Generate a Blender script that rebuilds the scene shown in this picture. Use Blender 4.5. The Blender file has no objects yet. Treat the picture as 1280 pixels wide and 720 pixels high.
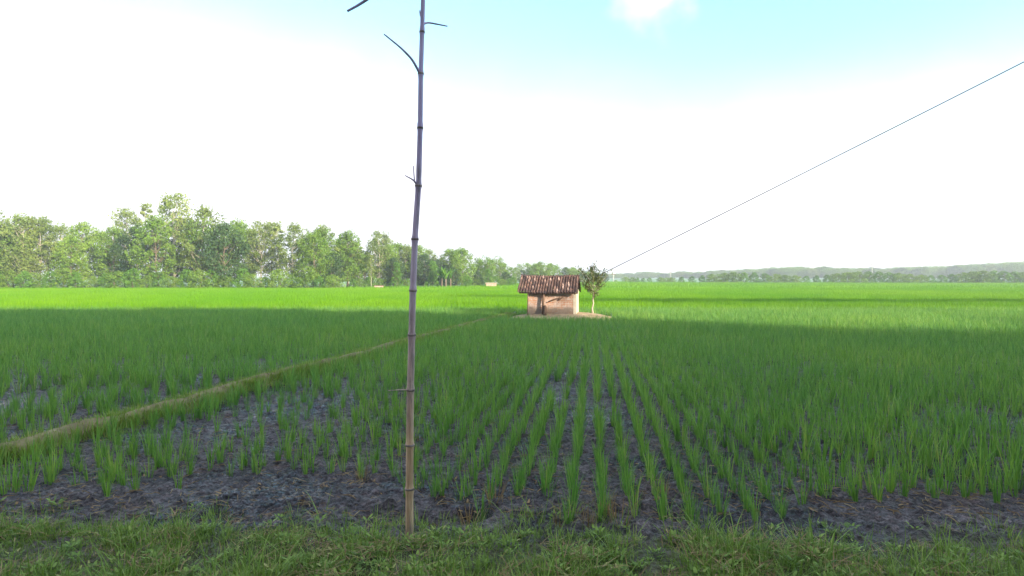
import bpy, math, random
import numpy as np
from mathutils import Vector, noise as mnoise

R = math.radians
rng = np.random.default_rng(7)
random.seed(7)
SC = bpy.context.scene
COL = SC.collection

# ------------------------------------------------------------------ camera
H, F, HZ = 1.6, 700.0, 346.0          # eye height, focal length in px of a 1280 wide picture, horizon row
cam = bpy.data.cameras.new('camera'); cam_o = bpy.data.objects.new('camera', cam); COL.objects.link(cam_o)
cam.sensor_width = 36; cam.lens = F/1280*36
cam.shift_y = -(360-HZ)/1280
cam.clip_start = 0.05; cam.clip_end = 12000
cam_o.location = (0, 0, H); cam_o.rotation_euler = (R(90), 0, 0)
SC.camera = cam_o

# ------------------------------------------------------------------ sun and sky
SUN_AZ, SUN_EL = R(44), R(17)         # azimuth: to the right of straight behind the camera
to_sun = Vector((math.sin(SUN_AZ)*math.cos(SUN_EL), -math.cos(SUN_AZ)*math.cos(SUN_EL), math.sin(SUN_EL)))
sl = bpy.data.lights.new('sun', 'SUN'); sl.energy = 3.2; sl.angle = R(0.6); sl.color = (1.0, 0.86, 0.66)
so = bpy.data.objects.new('sun', sl); COL.objects.link(so)
so.rotation_euler = to_sun.to_track_quat('Z', 'Y').to_euler(); so.location = to_sun*100

world = bpy.data.worlds.new('World'); SC.world = world; world.use_nodes = True
nt = world.node_tree; nt.nodes.clear()
def N(t, **k):
    n = nt.nodes.new(t)
    for a, v in k.items(): setattr(n, a, v)
    return n
def L(a, b): nt.links.new(a, b)
sky = N('ShaderNodeTexSky', sky_type='NISHITA', sun_disc=False, sun_elevation=SUN_EL, sun_rotation=math.pi-SUN_AZ)
sky.air_density = 1.0; sky.dust_density = 0.6; sky.ozone_density = 1.0
tc = N('ShaderNodeTexCoord'); sep = N('ShaderNodeSeparateXYZ'); L(tc.outputs['Generated'], sep.inputs[0])
mp = N('ShaderNodeMapping'); mp.inputs['Scale'].default_value = (1, 1, 2.6); L(tc.outputs['Generated'], mp.inputs[0])
nz = N('ShaderNodeTexNoise'); nz.inputs['Scale'].default_value = 2.3; nz.inputs['Detail'].default_value = 5; nz.inputs['Roughness'].default_value = .45
L(mp.outputs[0], nz.inputs['Vector'])
def M(op, a, b=None):
    n = N('ShaderNodeMath', operation=op)
    for i, v in enumerate((a, b)):
        if v is None: continue
        if isinstance(v, (int, float)): n.inputs[i].default_value = v
        else: L(v, n.inputs[i])
    return n.outputs[0]
# thin bright cloud sheet lying low over the horizon, breaking up higher
tilt = M('ADD', sep.outputs['Z'], M('MULTIPLY', sep.outputs['X'], 0.10))
hgt = M('ADD', tilt, M('MULTIPLY', M('SUBTRACT', nz.outputs['Fac'], .5), 0.14))
mr = N('ShaderNodeMapRange', interpolation_type='SMOOTHSTEP'); L(hgt, mr.inputs['Value'])
mr.inputs['From Min'].default_value = 0.15; mr.inputs['From Max'].default_value = 0.40
mr.inputs['To Min'].default_value = 1; mr.inputs['To Max'].default_value = 0
# a small cloud high on the right
nz2 = N('ShaderNodeTexNoise'); nz2.inputs['Scale'].default_value = 14; nz2.inputs['Detail'].default_value = 5; L(tc.outputs['Generated'], nz2.inputs['Vector'])
v1 = N('ShaderNodeVectorMath', operation='DISTANCE'); L(tc.outputs['Generated'], v1.inputs[0])
cd = Vector((180, 700, 346+12)).normalized(); v1.inputs[1].default_value = cd
dist = M('ADD', v1.outputs['Value'], M('MULTIPLY', M('SUBTRACT', nz2.outputs['Fac'], .5), 0.13))
mr2 = N('ShaderNodeMapRange', interpolation_type='SMOOTHSTEP'); L(dist, mr2.inputs['Value'])
mr2.inputs['From Min'].default_value = 0.0; mr2.inputs['From Max'].default_value = 0.07
mr2.inputs['To Min'].default_value = 1; mr2.inputs['To Max'].default_value = 0
hi = N('ShaderNodeMapRange'); L(sep.outputs['Z'], hi.inputs['Value']); hi.inputs['From Min'].default_value = .52; hi.inputs['From Max'].default_value = .8
hi.inputs['To Min'].default_value = 0; hi.inputs['To Max'].default_value = .8      # unseen white veil overhead, added to lift and neutralise the ambient
fac = M('MAXIMUM', M('MAXIMUM', mr.outputs[0], mr2.outputs[0]), hi.outputs[0])
mix = N('ShaderNodeMix', data_type='RGBA'); L(fac, mix.inputs['Factor']); 
tint = N('ShaderNodeMix', data_type='RGBA', blend_type='MULTIPLY'); tf = N('ShaderNodeMapRange'); L(sep.outputs['Z'], tf.inputs['Value']); tf.inputs['From Min'].default_value = .5; tf.inputs['From Max'].default_value = .75
tf.inputs['To Min'].default_value = 1; tf.inputs['To Max'].default_value = 0; L(tf.outputs[0], tint.inputs['Factor'])
L(sky.outputs[0], tint.inputs['A']); tint.inputs['B'].default_value = (0.66, 0.84, 0.76, 1); L(tint.outputs['Result'], mix.inputs['A'])
cb = N('ShaderNodeVectorMath', operation='SCALE'); cb.inputs[0].default_value = (2.15, 2.13, 2.24); L(M('ADD', .72, M('MULTIPLY', nz2.outputs['Fac'], .56)), cb.inputs['Scale']); L(cb.outputs[0], mix.inputs['B'])
bg = N('ShaderNodeBackground'); L(mix.outputs['Result'], bg.inputs[0]); bg.inputs[1].default_value = 0.15
wo = N('ShaderNodeOutputWorld'); L(bg.outputs[0], wo.inputs[0])

SC.view_settings.view_transform = 'Standard'; SC.view_settings.look = 'None'
SC.view_settings.exposure = 2.18; SC.view_settings.gamma = 1.0
SC.view_settings.use_curve_mapping = False
SC.cycles.max_bounces = 6; SC.cycles.diffuse_bounces = 3; SC.cycles.transmission_bounces = 3
SC.cycles.transparent_max_bounces = 6; SC.cycles.volume_bounces = 0
SC.cycles.sample_clamp_indirect = 6

# ------------------------------------------------------------------ helpers
def P(px, Y, z=0.0):                  # ground position seen at column px and depth Y
    return Vector(((px-640)/F*Y, Y, z))
def D(py, z=0.0):                     # depth of a level z seen at row py
    return (H-z)*F/(py-HZ)
def Q(px, py, Y):                     # point at column px, row py, depth Y
    return Vector(((px-640)/F*Y, Y, H-(py-HZ)/F*Y))

class MB:
    """collects vertices/faces with a random value per piece, builds one mesh"""
    def __init__(s): s.v = []; s.f = []; s.c = []; s.n = 0
    def add(s, verts, faces, c=None):
        verts = np.asarray(verts, dtype=float).reshape(-1, 3)
        s.v.append(verts)
        for f in faces: s.f.append(tuple(i+s.n for i in f))
        if c is None: c = random.random()
        s.c.append(np.full(len(verts), c)); s.n += len(verts)
    def box(s, a, b, c=None, jit=0):
        (x0, y0, z0), (x1, y1, z1) = a, b
        v = np.array([(x0,y0,z0),(x1,y0,z0),(x1,y1,z0),(x0,y1,z0),(x0,y0,z1),(x1,y0,z1),(x1,y1,z1),(x0,y1,z1)])
        if jit: v = v+rng.normal(0, jit, v.shape)
        s.add(v, [(0,3,2,1),(4,5,6,7),(0,1,5,4),(1,2,6,5),(2,3,7,6),(3,0,4,7)], c)
    def tube(s, pts, rad, sides=8, c=None, cap=True):
        pts = [Vector(p) for p in pts]; n = len(pts)
        if isinstance(rad, (int, float)): rad = [rad]*n
        vs = []; prev = None
        for i, p in enumerate(pts):
            d = (pts[min(i+1, n-1)]-pts[max(i-1, 0)]).normalized()
            u = (prev if prev is not None else Vector((1, 0.13, 0.07)))
            u = (u-d*u.dot(d))
            if u.length < 1e-4: u = Vector((0, 1, 0))-d*d.y
            u.normalize(); prev = u; w = d.cross(u)
            for k in range(sides):
                a = 2*math.pi*k/sides
                vs.append(p+(u*math.cos(a)+w*math.sin(a))*rad[i])
        fs = [(i*sides+k, i*sides+(k+1) % sides, (i+1)*sides+(k+1) % sides, (i+1)*sides+k) for i in range(n-1) for k in range(sides)]
        if cap: fs.append(tuple(reversed(range(sides)))); fs.append(tuple((n-1)*sides+k for k in range(sides)))
        s.add([tuple(v) for v in vs], fs, c)
    def mesh(s, name, mat, smooth=False):
        me = bpy.data.meshes.new(name)
        v = np.concatenate(s.v) if s.v else np.zeros((0, 3))
        me.from_pydata(v.tolist(), [], s.f); me.validate()
        at = me.attributes.new('rnd', 'FLOAT', 'POINT')
        if len(at.data) == len(v): at.data.foreach_set('value', np.concatenate(s.c).astype(np.float32))
        if smooth: me.polygons.foreach_set('use_smooth', [True]*len(me.polygons))
        me.materials.append(mat); me.update()
        return me
    def build(s, name, mat, parent=None, smooth=False, loc=None):
        o = bpy.data.objects.new(name, s.mesh(name, mat, smooth)); COL.objects.link(o)
        if parent is not None: o.parent = parent
        if loc is not None: o.location = loc
        return o

def quads_mb(V, rnd):                # V (n,4,3) -> quick mesh data
    mb = MB(); n = len(V)
    mb.v.append(V.reshape(-1, 3)); mb.c.append(np.repeat(rnd, 4)); mb.n = 4*n
    mb.f = [(4*i, 4*i+1, 4*i+2, 4*i+3) for i in range(n)]
    return mb
def empty(name, loc=(0, 0, 0), rz=0):
    o = bpy.data.objects.new(name, None); COL.objects.link(o); o.location = loc; o.rotation_euler.z = rz
    o.empty_display_size = .2
    return o
def tag(o, label=None, cat=None, group=None, kind=None):
    if label: o['label'] = label
    if cat: o['category'] = cat
    if group: o['group'] = group
    if kind: o['kind'] = kind
    return o
def copy_tree(o, parent=None):
    c = o.copy(); COL.objects.link(c)
    if parent is not None: c.parent = parent
    for ch in list(o.children): copy_tree(ch, c)
    return c

# ------------------------------------------------------------------ materials
class Mat:
    def __init__(s, name):
        s.m = bpy.data.materials.new(name); s.m.use_nodes = True; s.t = s.m.node_tree; s.t.nodes.clear()
        s.out = s.t.nodes.new('ShaderNodeOutputMaterial')
    def n(s, t, ins=None, **k):
        n = s.t.nodes.new(t)
        for a, v in k.items(): setattr(n, a, v)
        for a, v in (ins or {}).items():
            if hasattr(v, 'is_output') or isinstance(v, bpy.types.NodeSocket): s.t.links.new(v, n.inputs[a])
            else: n.inputs[a].default_value = v
        return n
    def obj(s): return s.n('ShaderNodeTexCoord').outputs['Object']
    def pos(s): return s.n('ShaderNodeNewGeometry').outputs['Position']
    def noise(s, scale, detail=4, rough=.55, vec=None, out='Fac'):
        return s.n('ShaderNodeTexNoise', {'Scale': scale, 'Detail': detail, 'Roughness': rough, 'Vector': vec if vec is not None else s.pos()}).outputs[out]
    def ramp(s, f, stops):
        r = s.n('ShaderNodeValToRGB', {'Fac': f}); e = r.color_ramp.elements
        while len(e) < len(stops): e.new(.5)
        for el, (p, c) in zip(e, stops): el.position = p; el.color = (*c, 1) if len(c) == 3 else c
        return r.outputs['Color']
    def mix(s, f, a, b, blend='MIX'):
        n = s.n('ShaderNodeMix', data_type='RGBA', blend_type=blend)
        for k, v in (('Factor', f), ('A', a), ('B', b)):
            if isinstance(v, bpy.types.NodeSocket): s.t.links.new(v, n.inputs[k])
            else: n.inputs[k].default_value = v if k == 'Factor' else ((*v, 1) if len(v) == 3 else v)
        return n.outputs['Result']
    def math(s, op, a, b=0.0): return s.n('ShaderNodeMath', {0: a, 1: b}, operation=op).outputs[0]
    def bump(s, h, st=.5, d=.02): return s.n('ShaderNodeBump', {'Height': h, 'Strength': st, 'Distance': d}).outputs[0]
    def pbr(s, col, rough=.8, normal=None, spec=.3):
        if not isinstance(col, bpy.types.NodeSocket): col = (*col, 1)
        ins = {'Base Color': col, 'Roughness': rough, 'Specular IOR Level': spec}
        if normal is not None: ins['Normal'] = normal
        p = s.n('ShaderNodeBsdfPrincipled', ins); s.t.links.new(p.outputs[0], s.out.inputs[0]); return s.m

def leaf_mat(name, stops, trans=.35, rough=.5, spec=.25, patch=None, tcol=(1.15, 1.05, .55)):
    """foliage: colour per leaf from its own random value, some light through the blade"""
    m = Mat(name)
    a = m.n('ShaderNodeAttribute', attribute_name='rnd').outputs['Fac']
    oi = m.n('ShaderNodeObjectInfo').outputs['Random']
    f = m.math('ADD', m.math('MULTIPLY', a, .68), m.math('MULTIPLY', oi, .32))
    c = m.ramp(f, stops)
    if patch:
        c = m.mix(m.ramp(m.noise(patch[0], 3), [(.35, (0, 0, 0)), (.65, (1, 1, 1))]), c, m.mix(1.0, c, patch[1], 'MULTIPLY'))
    p = m.n('ShaderNodeBsdfPrincipled', {'Base Color': c, 'Roughness': rough, 'Specular IOR Level': spec})
    tr = m.n('ShaderNodeBsdfTranslucent', {'Color': m.mix(1.0, c, tcol, 'MULTIPLY')})
    mx = m.n('ShaderNodeMixShader', {0: trans}); m.t.links.new(p.outputs[0], mx.inputs[1]); m.t.links.new(tr.outputs[0], mx.inputs[2])
    m.t.links.new(mx.outputs[0], m.out.inputs[0])
    return m.m

M_RICE = leaf_mat('rice_blade', [(0, (.07, .18, .04)), (.5, (.15, .32, .06)), (.85, (.26, .43, .09)), (1, (.40, .42, .15))], .48, patch=(.35, (.8, .92, 1.1)))
M_RICE_FAR = leaf_mat('rice_blade_young', [(0, (.10, .24, .004)), (.6, (.16, .33, .004)), (1, (.23, .40, .006))], .4, patch=(.07, (.66, .86, .7)))
M_DRY = leaf_mat('dry_straw', [(0, (.16, .10, .05)), (.5, (.28, .19, .09)), (1, (.42, .34, .20))], .2, .7)
M_GRASS = leaf_mat('bank_grass', [(0, (.07, .13, .03)), (.45, (.15, .26, .05)), (.78, (.25, .37, .08)), (.93, (.36, .37, .14)), (1, (.50, .42, .25))], .3)
M_BUNDG = leaf_mat('bund_grass', [(0, (.10, .20, .03)), (.6, (.22, .32, .05)), (1, (.42, .40, .18))], .3)
LEAF = [
    leaf_mat('leaf_grey_green', [(0, (.08, .12, .03)), (.6, (.20, .26, .06)), (1, (.36, .40, .12))], .3, patch=(.25, (.75, .85, .8))),
    leaf_mat('leaf_mid_green', [(0, (.06, .12, .02)), (.6, (.16, .26, .035)), (1, (.29, .39, .06))], .3, patch=(.25, (.8, .9, .8))),
    leaf_mat('leaf_bright_green', [(0, (.06, .14, .02)), (.6, (.12, .25, .03)), (1, (.18, .33, .05))], .35, patch=(.3, (.8, .9, .8))),
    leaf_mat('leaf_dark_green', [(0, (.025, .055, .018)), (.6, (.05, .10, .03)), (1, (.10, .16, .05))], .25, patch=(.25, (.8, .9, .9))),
]
def bark(name, a, b):
    m = Mat(name); v = m.obj()
    f = m.noise(9, 5, .6, m.n('ShaderNodeMapping', {'Vector': v, 'Scale': (1, 1, .25)}).outputs[0])
    return m.pbr(m.ramp(f, [(.3, a), (.7, b)]), .9, m.bump(f, .6, .02), .1)
M_BARK = bark('bark_brown', (.09, .07, .05), (.24, .19, .14))
M_BARKP = bark('bark_pale', (.25, .22, .17), (.5, .45, .37))

def ground_mat():
    m = Mat('paddy_ground'); p = m.pos()
    n1 = m.noise(1.3, 4, .6); n2 = m.noise(9, 6, .65); n3 = m.noise(46, 4, .65); vo = m.n('ShaderNodeTexVoronoi', {'Scale': 26.0, 'Vector': p}, feature='F1').outputs['Distance']
    mud = m.ramp(m.math('ADD', m.math('MULTIPLY', n2, .5), m.math('MULTIPLY', n3, .5)), [(.39, (.010, .008, .010)), (.47, (.050, .041, .046)), (.56, (.125, .104, .112)), (.67, (.32, .27, .28))])  # dark end of the ramp paints crevice shade between clods into the mud
    mud = m.mix(m.ramp(m.noise(3.1, 4, .6), [(.5, (0, 0, 0)), (.68, (.7, .7, .7))]), mud, m.mix(1.0, mud, (1.05, .76, .66), 'MULTIPLY'))
    # standing damp patches
    wet = m.ramp(m.noise(.9, 3, .5), [(.48, (0, 0, 0)), (.56, (1, 1, 1))])
    mud = m.mix(wet, mud, m.mix(1.0, mud, (.55, .53, .6), 'MULTIPLY'))
    green = m.ramp(m.noise(.5, 5, .6), [(.3, (.05, .15, .012)), (.7, (.09, .26, .015))])
    s = m.n('ShaderNodeSeparateXYZ', {0: p})
    far = m.n('ShaderNodeMapRange', {'Value': m.math('ADD', s.outputs['Y'], m.math('MULTIPLY', n1, 4.0)), 'From Min': 20.0, 'From Max': 36.0}).outputs[0]
    col = m.mix(far, mud, green)
    # the grassed bank in front: brown earth between the blades
    bank = m.n('ShaderNodeMapRange', {'Value': m.math('ADD', s.outputs['Y'], m.math('MULTIPLY', n2, .35)), 'From Min': 3.2, 'From Max': 3.55, 'To Min': 1.0, 'To Max': 0.0}).outputs[0]
    earth = m.ramp(n2, [(.3, (.05, .055, .025)), (.6, (.11, .105, .05)), (.8, (.19, .17, .09))])
    col = m.mix(bank, col, earth)
    rough = m.math('SUBTRACT', .60, m.math('MULTIPLY', m.n('ShaderNodeSeparateColor', {0: wet}).outputs[0], .50))
    h = m.math('SUBTRACT', m.math('ADD', m.math('MULTIPLY', n2, .9), m.math('MULTIPLY', n3, .5)), m.math('MULTIPLY', vo, .5))
    return m.pbr(col, rough, m.bump(h, 1.0, .09), .4)
M_GROUND = ground_mat()

# ------------------------------------------------------------------ the ground: one graded sheet out to the horizon
ROW_T = 102/700.0                      # row direction dx/dy (vanishing column 742)
def bund_x(y): return -3.1+(y-10.8)*0.244
def fnoise(x, y, s, o=0.0): return mnoise.fractal(Vector((x*s+o, y*s-o, o)), 1.0, 2.1, 5)
holes = [(490, 649, .17, .10), (463, 641, .15, .07), (520, 652, .10, .06), (560, 655, .15, .06), (592, 647, .10, .11), (600, 641, .07, .09), (716, 656, .09, .05), (790, 646, .10, .06), (845, 652, .12, .07), (300, 650, .2, .07), (380, 640, .14, .08)]
holes = [(P(a, D(b)).x, D(b), r, d) for a, b, r, d in holes]
def ground_z(x, y, fine=True):
    z = 0.0
    e = 3.36-.07*max(-2, min(2, x))+0.14*fnoise(x, 0.0, 1.4, 3.1)
    t = min(max((e-y)/0.30, 0), 1); t = t*t*(3-2*t)
    z += 0.075*t
    if y < 14:
        k = 1.0 if y < 9 else (14-y)/5
        n = fnoise(x, y, 7.0)*.022+fnoise(x, y, 1.1, 7)*.02; vd = mnoise.voronoi(Vector((x*9, y*9, 0)))[0]; n += .042*(vd[1]-vd[0])-.018
        vd = mnoise.voronoi(Vector((x*21+3, y*21, 0)))[0]; n += .026*(vd[1]-vd[0])-.008
        z += n*k*(1-.45*t)+(1-t)*(.014+.032*fnoise(x, y, .45, 11))*k-.03*(1-k)+.045*max(0, min(1, (4.4-y)/.5))*(1-t)
        for hx, hy, r, d in holes:
            q = ((x-hx)**2/(r*1.7)**2+(y-hy)**2/(r*.8)**2)
            if q < 4: z -= .45*d*math.exp(-q*q*1.3)
    z += max(0, y-160)*0.0
    return z
def make_ground():
    ys = [-60, -30, -12, -4, -1, 0.6, 1.6, 2.2]
    y = 2.5
    while y < 9: ys.append(y); y += 0.012*max(1, y/3.4)**1.6
    while y < 14: ys.append(y); y += .08
    while y < 60: ys.append(y); y *= 1.06
    while y < 9000: ys.append(y); y *= 1.25
    us = []; u = 0
    nu = 240
    us = [math.copysign(abs(t)**1.0, t) for t in np.linspace(-1, 1, nu*2+1)]
    us = [-60, -12, -4, -2, -1.4]+[t*1.0 for t in us]+[1.4, 2, 4, 12, 60]
    vs = []
    for y in ys:
        hw = max(2.9, 1.08*abs(y))
        for u in us:
            x = u*hw
            vs.append((x, y, ground_z(x, y) if y < 14.2 and abs(u) <= 1.4 else 0.0))
    n = len(us); fs = [(j*n+i, j*n+i+1, (j+1)*n+i+1, (j+1)*n+i) for j in range(len(ys)-1) for i in range(n-1)]
    me = bpy.data.meshes.new('ground'); me.from_pydata(vs, [], fs)
    me.polygons.foreach_set('use_smooth', [True]*len(me.polygons)); me.materials.append(M_GROUND)
    o = bpy.data.objects.new('ground', me); COL.objects.link(o); tag(o, kind='structure')
make_ground()

wm = Mat('paddy_water'); wn = wm.noise(14, 2, .5)
M_WATER = wm.pbr((.045, .040, .044), .22, wm.bump(wn, .5, .01), .35)
wb = MB(); wb.add([(-16, 3.5, 0), (16, 3.5, 0), (34, 30, 0), (-34, 30, 0)], [(0, 1, 2, 3)])
tag(wb.build('paddy_water', M_WATER, loc=(0, 0, -.050)), kind='structure')
# the earth bund running diagonally to the pump house
def strip(name, path, w, h, mat, seed=0.0):
    mb = MB(); n = len(path); prof = [(-1, -.05), (-.7, .55), (-.3, .95), (.15, 1), (.6, .7), (1, -.05)]; vs = []
    for i, (x, y) in enumerate(path):
        a = Vector(path[max(i-1, 0)]); b = Vector(path[min(i+1, n-1)]); d = (b-a).normalized(); nx = Vector((d.y, -d.x))
        for j, (u, v) in enumerate(prof):
            k = 1+.35*fnoise(x+j, y, 1.7, seed)
            vs.append((x+nx.x*u*w*k, y+nx.y*u*w*k, v*h*(1+.4*fnoise(x, y+j, 2.3, seed)) if 0 < j < 5 else -.05))
    m = len(prof); fs = [(i*m+j, i*m+j+1, (i+1)*m+j+1, (i+1)*m+j) for i in range(n-1) for j in range(m-1)]
    mb.add(vs, fs); return mb.build(name, mat, smooth=True)
mm = Mat('dry_bund_earth'); e1 = mm.noise(6, 6, .65)
M_EARTH = mm.pbr(mm.ramp(e1, [(.3, (.10, .085, .045)), (.55, (.20, .17, .09)), (.8, (.32, .28, .16))]), .9, mm.bump(e1, .7, .03), .15)
bpath = [(bund_x(y)+.06*math.sin(y*1.3), y) for y in np.arange(4.2, 23.6, .3)]
tag(strip('earth_bund', bpath, .15, .13, M_EARTH), kind='structure')

# ------------------------------------------------------------------ blades, tufts and their scattering
def blade(mb, base, az, lean, ln, w, droop=.5, seg=3, c=None):
    """one tapering curved blade"""
    d = np.array([math.cos(az), math.sin(az), 0.0]); s = np.array([-math.sin(az+.6*random.uniform(-1, 1)), math.cos(az), 0.0])
    p = np.array(base, float); vs = []; a = lean
    for i in range(seg+1):
        t = i/seg; ww = w*(1-.15*(1-t))*(1-t**2.2)
        if i < seg: vs += [p-s*ww/2, p+s*ww/2]
        else: vs.append(p)
        a += droop/seg*t*1.6
        p = p+(d*math.sin(a)+np.array([0, 0, 1.0])*math.cos(a))*ln/seg
    fs = [(2*i, 2*i+1, 2*i+3, 2*i+2) for i in range(seg-1)]+[(2*seg-2, 2*seg-1, 2*seg)]
    mb.add(vs, fs, c)
def tuft(mb, cx=0, cy=0, n=18, h=.32, w=.007, spread=.025, lean=.28, droop=.6, seg=3, cz=0):
    for _ in range(n):
        az = random.uniform(0, 6.283); r = spread*math.sqrt(random.random())
        ll = abs(random.gauss(0, lean))*.7+.03
        blade(mb, (cx+r*math.cos(az), cy+r*math.sin(az), cz-.02), az+random.uniform(-.5, .5), ll,
              h*random.uniform(.55, 1.08), w*random.uniform(.7, 1.2), droop*random.uniform(0, 1.2), seg)

def hidden_collection(name, meshes):
    c = bpy.data.collections.new(name)
    for i, me in enumerate(meshes):
        o = bpy.data.objects.new('%s_%02d' % (name, i), me); c.objects.link(o)
    return c
def scatter(name, pts, rz, scl, idx, coll, tilt=None):
    """one 'stuff' object: geometry nodes put the meshes of coll on the points"""
    n = len(pts); me = bpy.data.meshes.new(name); me.from_pydata(np.asarray(pts).tolist(), [], [])
    rot = np.zeros((n, 3), np.float32); rot[:, 2] = rz
    if tilt is not None: rot[:, 0] = tilt[:, 0]; rot[:, 1] = tilt[:, 1]
    a = me.attributes.new('rot', 'FLOAT_VECTOR', 'POINT'); a.data.foreach_set('vector', rot.ravel())
    s = np.asarray(scl, np.float32); s = np.repeat(s[:, None], 3, 1) if s.ndim == 1 else s
    a = me.attributes.new('scl', 'FLOAT_VECTOR', 'POINT'); a.data.foreach_set('vector', s.ravel())
    a = me.attributes.new('idx', 'INT', 'POINT'); a.data.foreach_set('value', np.asarray(idx, np.int32))
    o = bpy.data.objects.new(name, me); COL.objects.link(o)
    g = bpy.data.node_groups.new(name, 'GeometryNodeTree')
    g.interface.new_socket('Geometry', in_out='INPUT', socket_type='NodeSocketGeometry')
    g.interface.new_socket('Geometry', in_out='OUTPUT', socket_type='NodeSocketGeometry')
    gi = g.nodes.new('NodeGroupInput'); go = g.nodes.new('NodeGroupOutput')
    ci = g.nodes.new('GeometryNodeCollectionInfo'); ci.inputs['Collection'].default_value = coll
    ci.inputs['Separate Children'].default_value = True; ci.inputs['Reset Children'].default_value = True
    ip = g.nodes.new('GeometryNodeInstanceOnPoints'); ip.inputs['Pick Instance'].default_value = True
    def attr(nm, ty):
        q = g.nodes.new('GeometryNodeInputNamedAttribute'); q.data_type = ty; q.inputs['Name'].default_value = nm
        return q.outputs['Attribute']
    g.links.new(gi.outputs[0], ip.inputs['Points']); g.links.new(ci.outputs[0], ip.inputs['Instance'])
    g.links.new(attr('idx', 'INT'), ip.inputs['Instance Index']); g.links.new(attr('rot', 'FLOAT_VECTOR'), ip.inputs['Rotation'])
    g.links.new(attr('scl', 'FLOAT_VECTOR'), ip.inputs['Scale']); g.links.new(ip.outputs[0], go.inputs[0])
    md = o.modifiers.new('scatter', 'NODES'); md.node_group = g
    return o

rice_meshes = []
for i in range(10):
    mb = MB(); tuft(mb, n=random.randint(14, 24), h=.325, w=.008, spread=.028, lean=.23, droop=.85); rice_meshes.append(mb.mesh('rice_tuft', M_RICE))
dense_meshes = []
for i in range(6):                     # row pieces for the left and the farther near-field
    mb = MB(); tuft(mb, n=12, h=.325, w=.009, spread=.045, lean=.36, droop=.8, seg=2); dense_meshes.append(mb.mesh('rice_tuft', M_RICE))

# hut ground clearings
HUT = P(691, 21.0); TREE1 = P(741, 22.2)
def clear(x, y):
    return (abs(x-HUT.x-.35) < 2.1 and -1.35+.35*abs(x-HUT.x-.3) < y-HUT.y < 2.0)

near = []; 
U0 = None
k0 = -175
for k in range(k0, 190):
    off = k*0.197+.05                  # row offset measured at y = 0 depth along the row direction
    y = 3.3+random.random()*.2
    while y < 25.9:
        y += .120*random.uniform(.8, 1.25)
        x = off+ROW_T*y
        if abs(x) > 1.05*y+1.2: continue
        px = 640+F*x/y
        left = min(1, max(0, (610-px)/200))         # rows lose their order towards the left
        jx = random.gauss(0, .012+.06*left); jy = random.gauss(0, .02+.07*left)
        X, Yy = x+jx, y+jy
        b = bund_x(Yy)
        if abs(X-b) < .25: continue
        # ragged start of the rows above the bank
        st = 3.8+.25*math.sin(k*1.7)+.3*mnoise.noise(Vector((k*.8, 0, 0)))
        if px > 680: st = 3.5+.22*mnoise.noise(Vector((k*1.3, 4, 0)))
        if px > 1000: st = 3.9
        if px < 500: st = 4.45+.4*mnoise.noise(Vector((k*.9, 2, 0)))
        if px < 200: st = 3.95+.3*mnoise.noise(Vector((k*.9, 2, 0)))
        if Yy < st: continue
        if random.random() < (.07+.10*left) and Yy < 11: continue
        if clear(X, Yy): continue
        if mnoise.noise(Vector((X*.55, Yy*.4, 9))) > .42 and Yy < 9 and random.random() < .6: continue
        near.append((X, Yy, left, k))
near.sort(key=lambda p: math.hypot(p[0], p[1]))
vis = [p for p in near if abs(p[0]/p[1]) < 640/700+.01]
first = vis[:296]; fs_ = set(first); rest = [p for p in near if p not in fs_]
print('near tufts', len(near), 'individual', len(first))
EDGE = random.Random(4)
def ordn(n): return '%d%s' % (n, 'th' if 10 <= n % 100 <= 20 else {1: 'st', 2: 'nd', 3: 'rd'}.get(n % 10, 'th'))
kp = [k for k in range(k0, 190) if (k*0.197+.05+ROW_T*3.45) > (512-640)/F*3.45][0]     # first row right of the slim pole
rank = {}
for p in sorted(first, key=lambda p: p[1]): rank.setdefault(p[3], []).append(p)
for i, (x, y, left, k) in enumerate(first):
    o = bpy.data.objects.new('rice_tuft', rice_meshes[i % 10]); COL.objects.link(o)
    s = EDGE.uniform(.72, 1.12)*(1 if y > 5 else .9)*(.9 if left > .3 else 1); o.location = (x, y, ground_z(x, y)); o.rotation_euler = (EDGE.gauss(0, .05), EDGE.gauss(0, .05), EDGE.uniform(0, 6.28))
    o.scale = (s*1.0, s*1.0, s)
    tag(o, 'green rice tuft, %s from the front in the %s row %s of the slim pole' % (ordn(rank[k].index((x, y, left, k))+1), ordn(k-kp+1 if k >= kp else kp-k), 'right' if k >= kp else 'left'), 'rice plant', 'rice tufts in the front rows of the near paddy')
pts = []; rz = []; sc_ = []; ix = []
for (x, y, left, k) in rest:
    pts.append((x, y, ground_z(x, y) if y < 14 else 0)); rz.append(random.uniform(0, 6.28))
    s = random.uniform(.75, 1.15)*(.9 if (left > .3 and y < 8) else 1.05)
    wd = 1.0 if y < 5 else min(1.35, 1+(y-5)*.03)
    sc_.append((s*wd, s*wd, s)); ix.append(random.randrange(6) if y > 9 else random.randrange(10))
pts = np.array(pts); sc_ = np.array(sc_); ix = np.array(ix); rz = np.array(rz)
# near and farther tufts of the same crop, one object
allm = hidden_collection('rice_pieces', rice_meshes+dense_meshes)
ix = np.where(pts[:, 1] > 9, ix+10, ix)
tag(scatter('rice_crop', pts, rz, sc_, ix, allm), 'shaded rice seedlings standing in rows across the near paddy', 'rice crop', kind='stuff')

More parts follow.
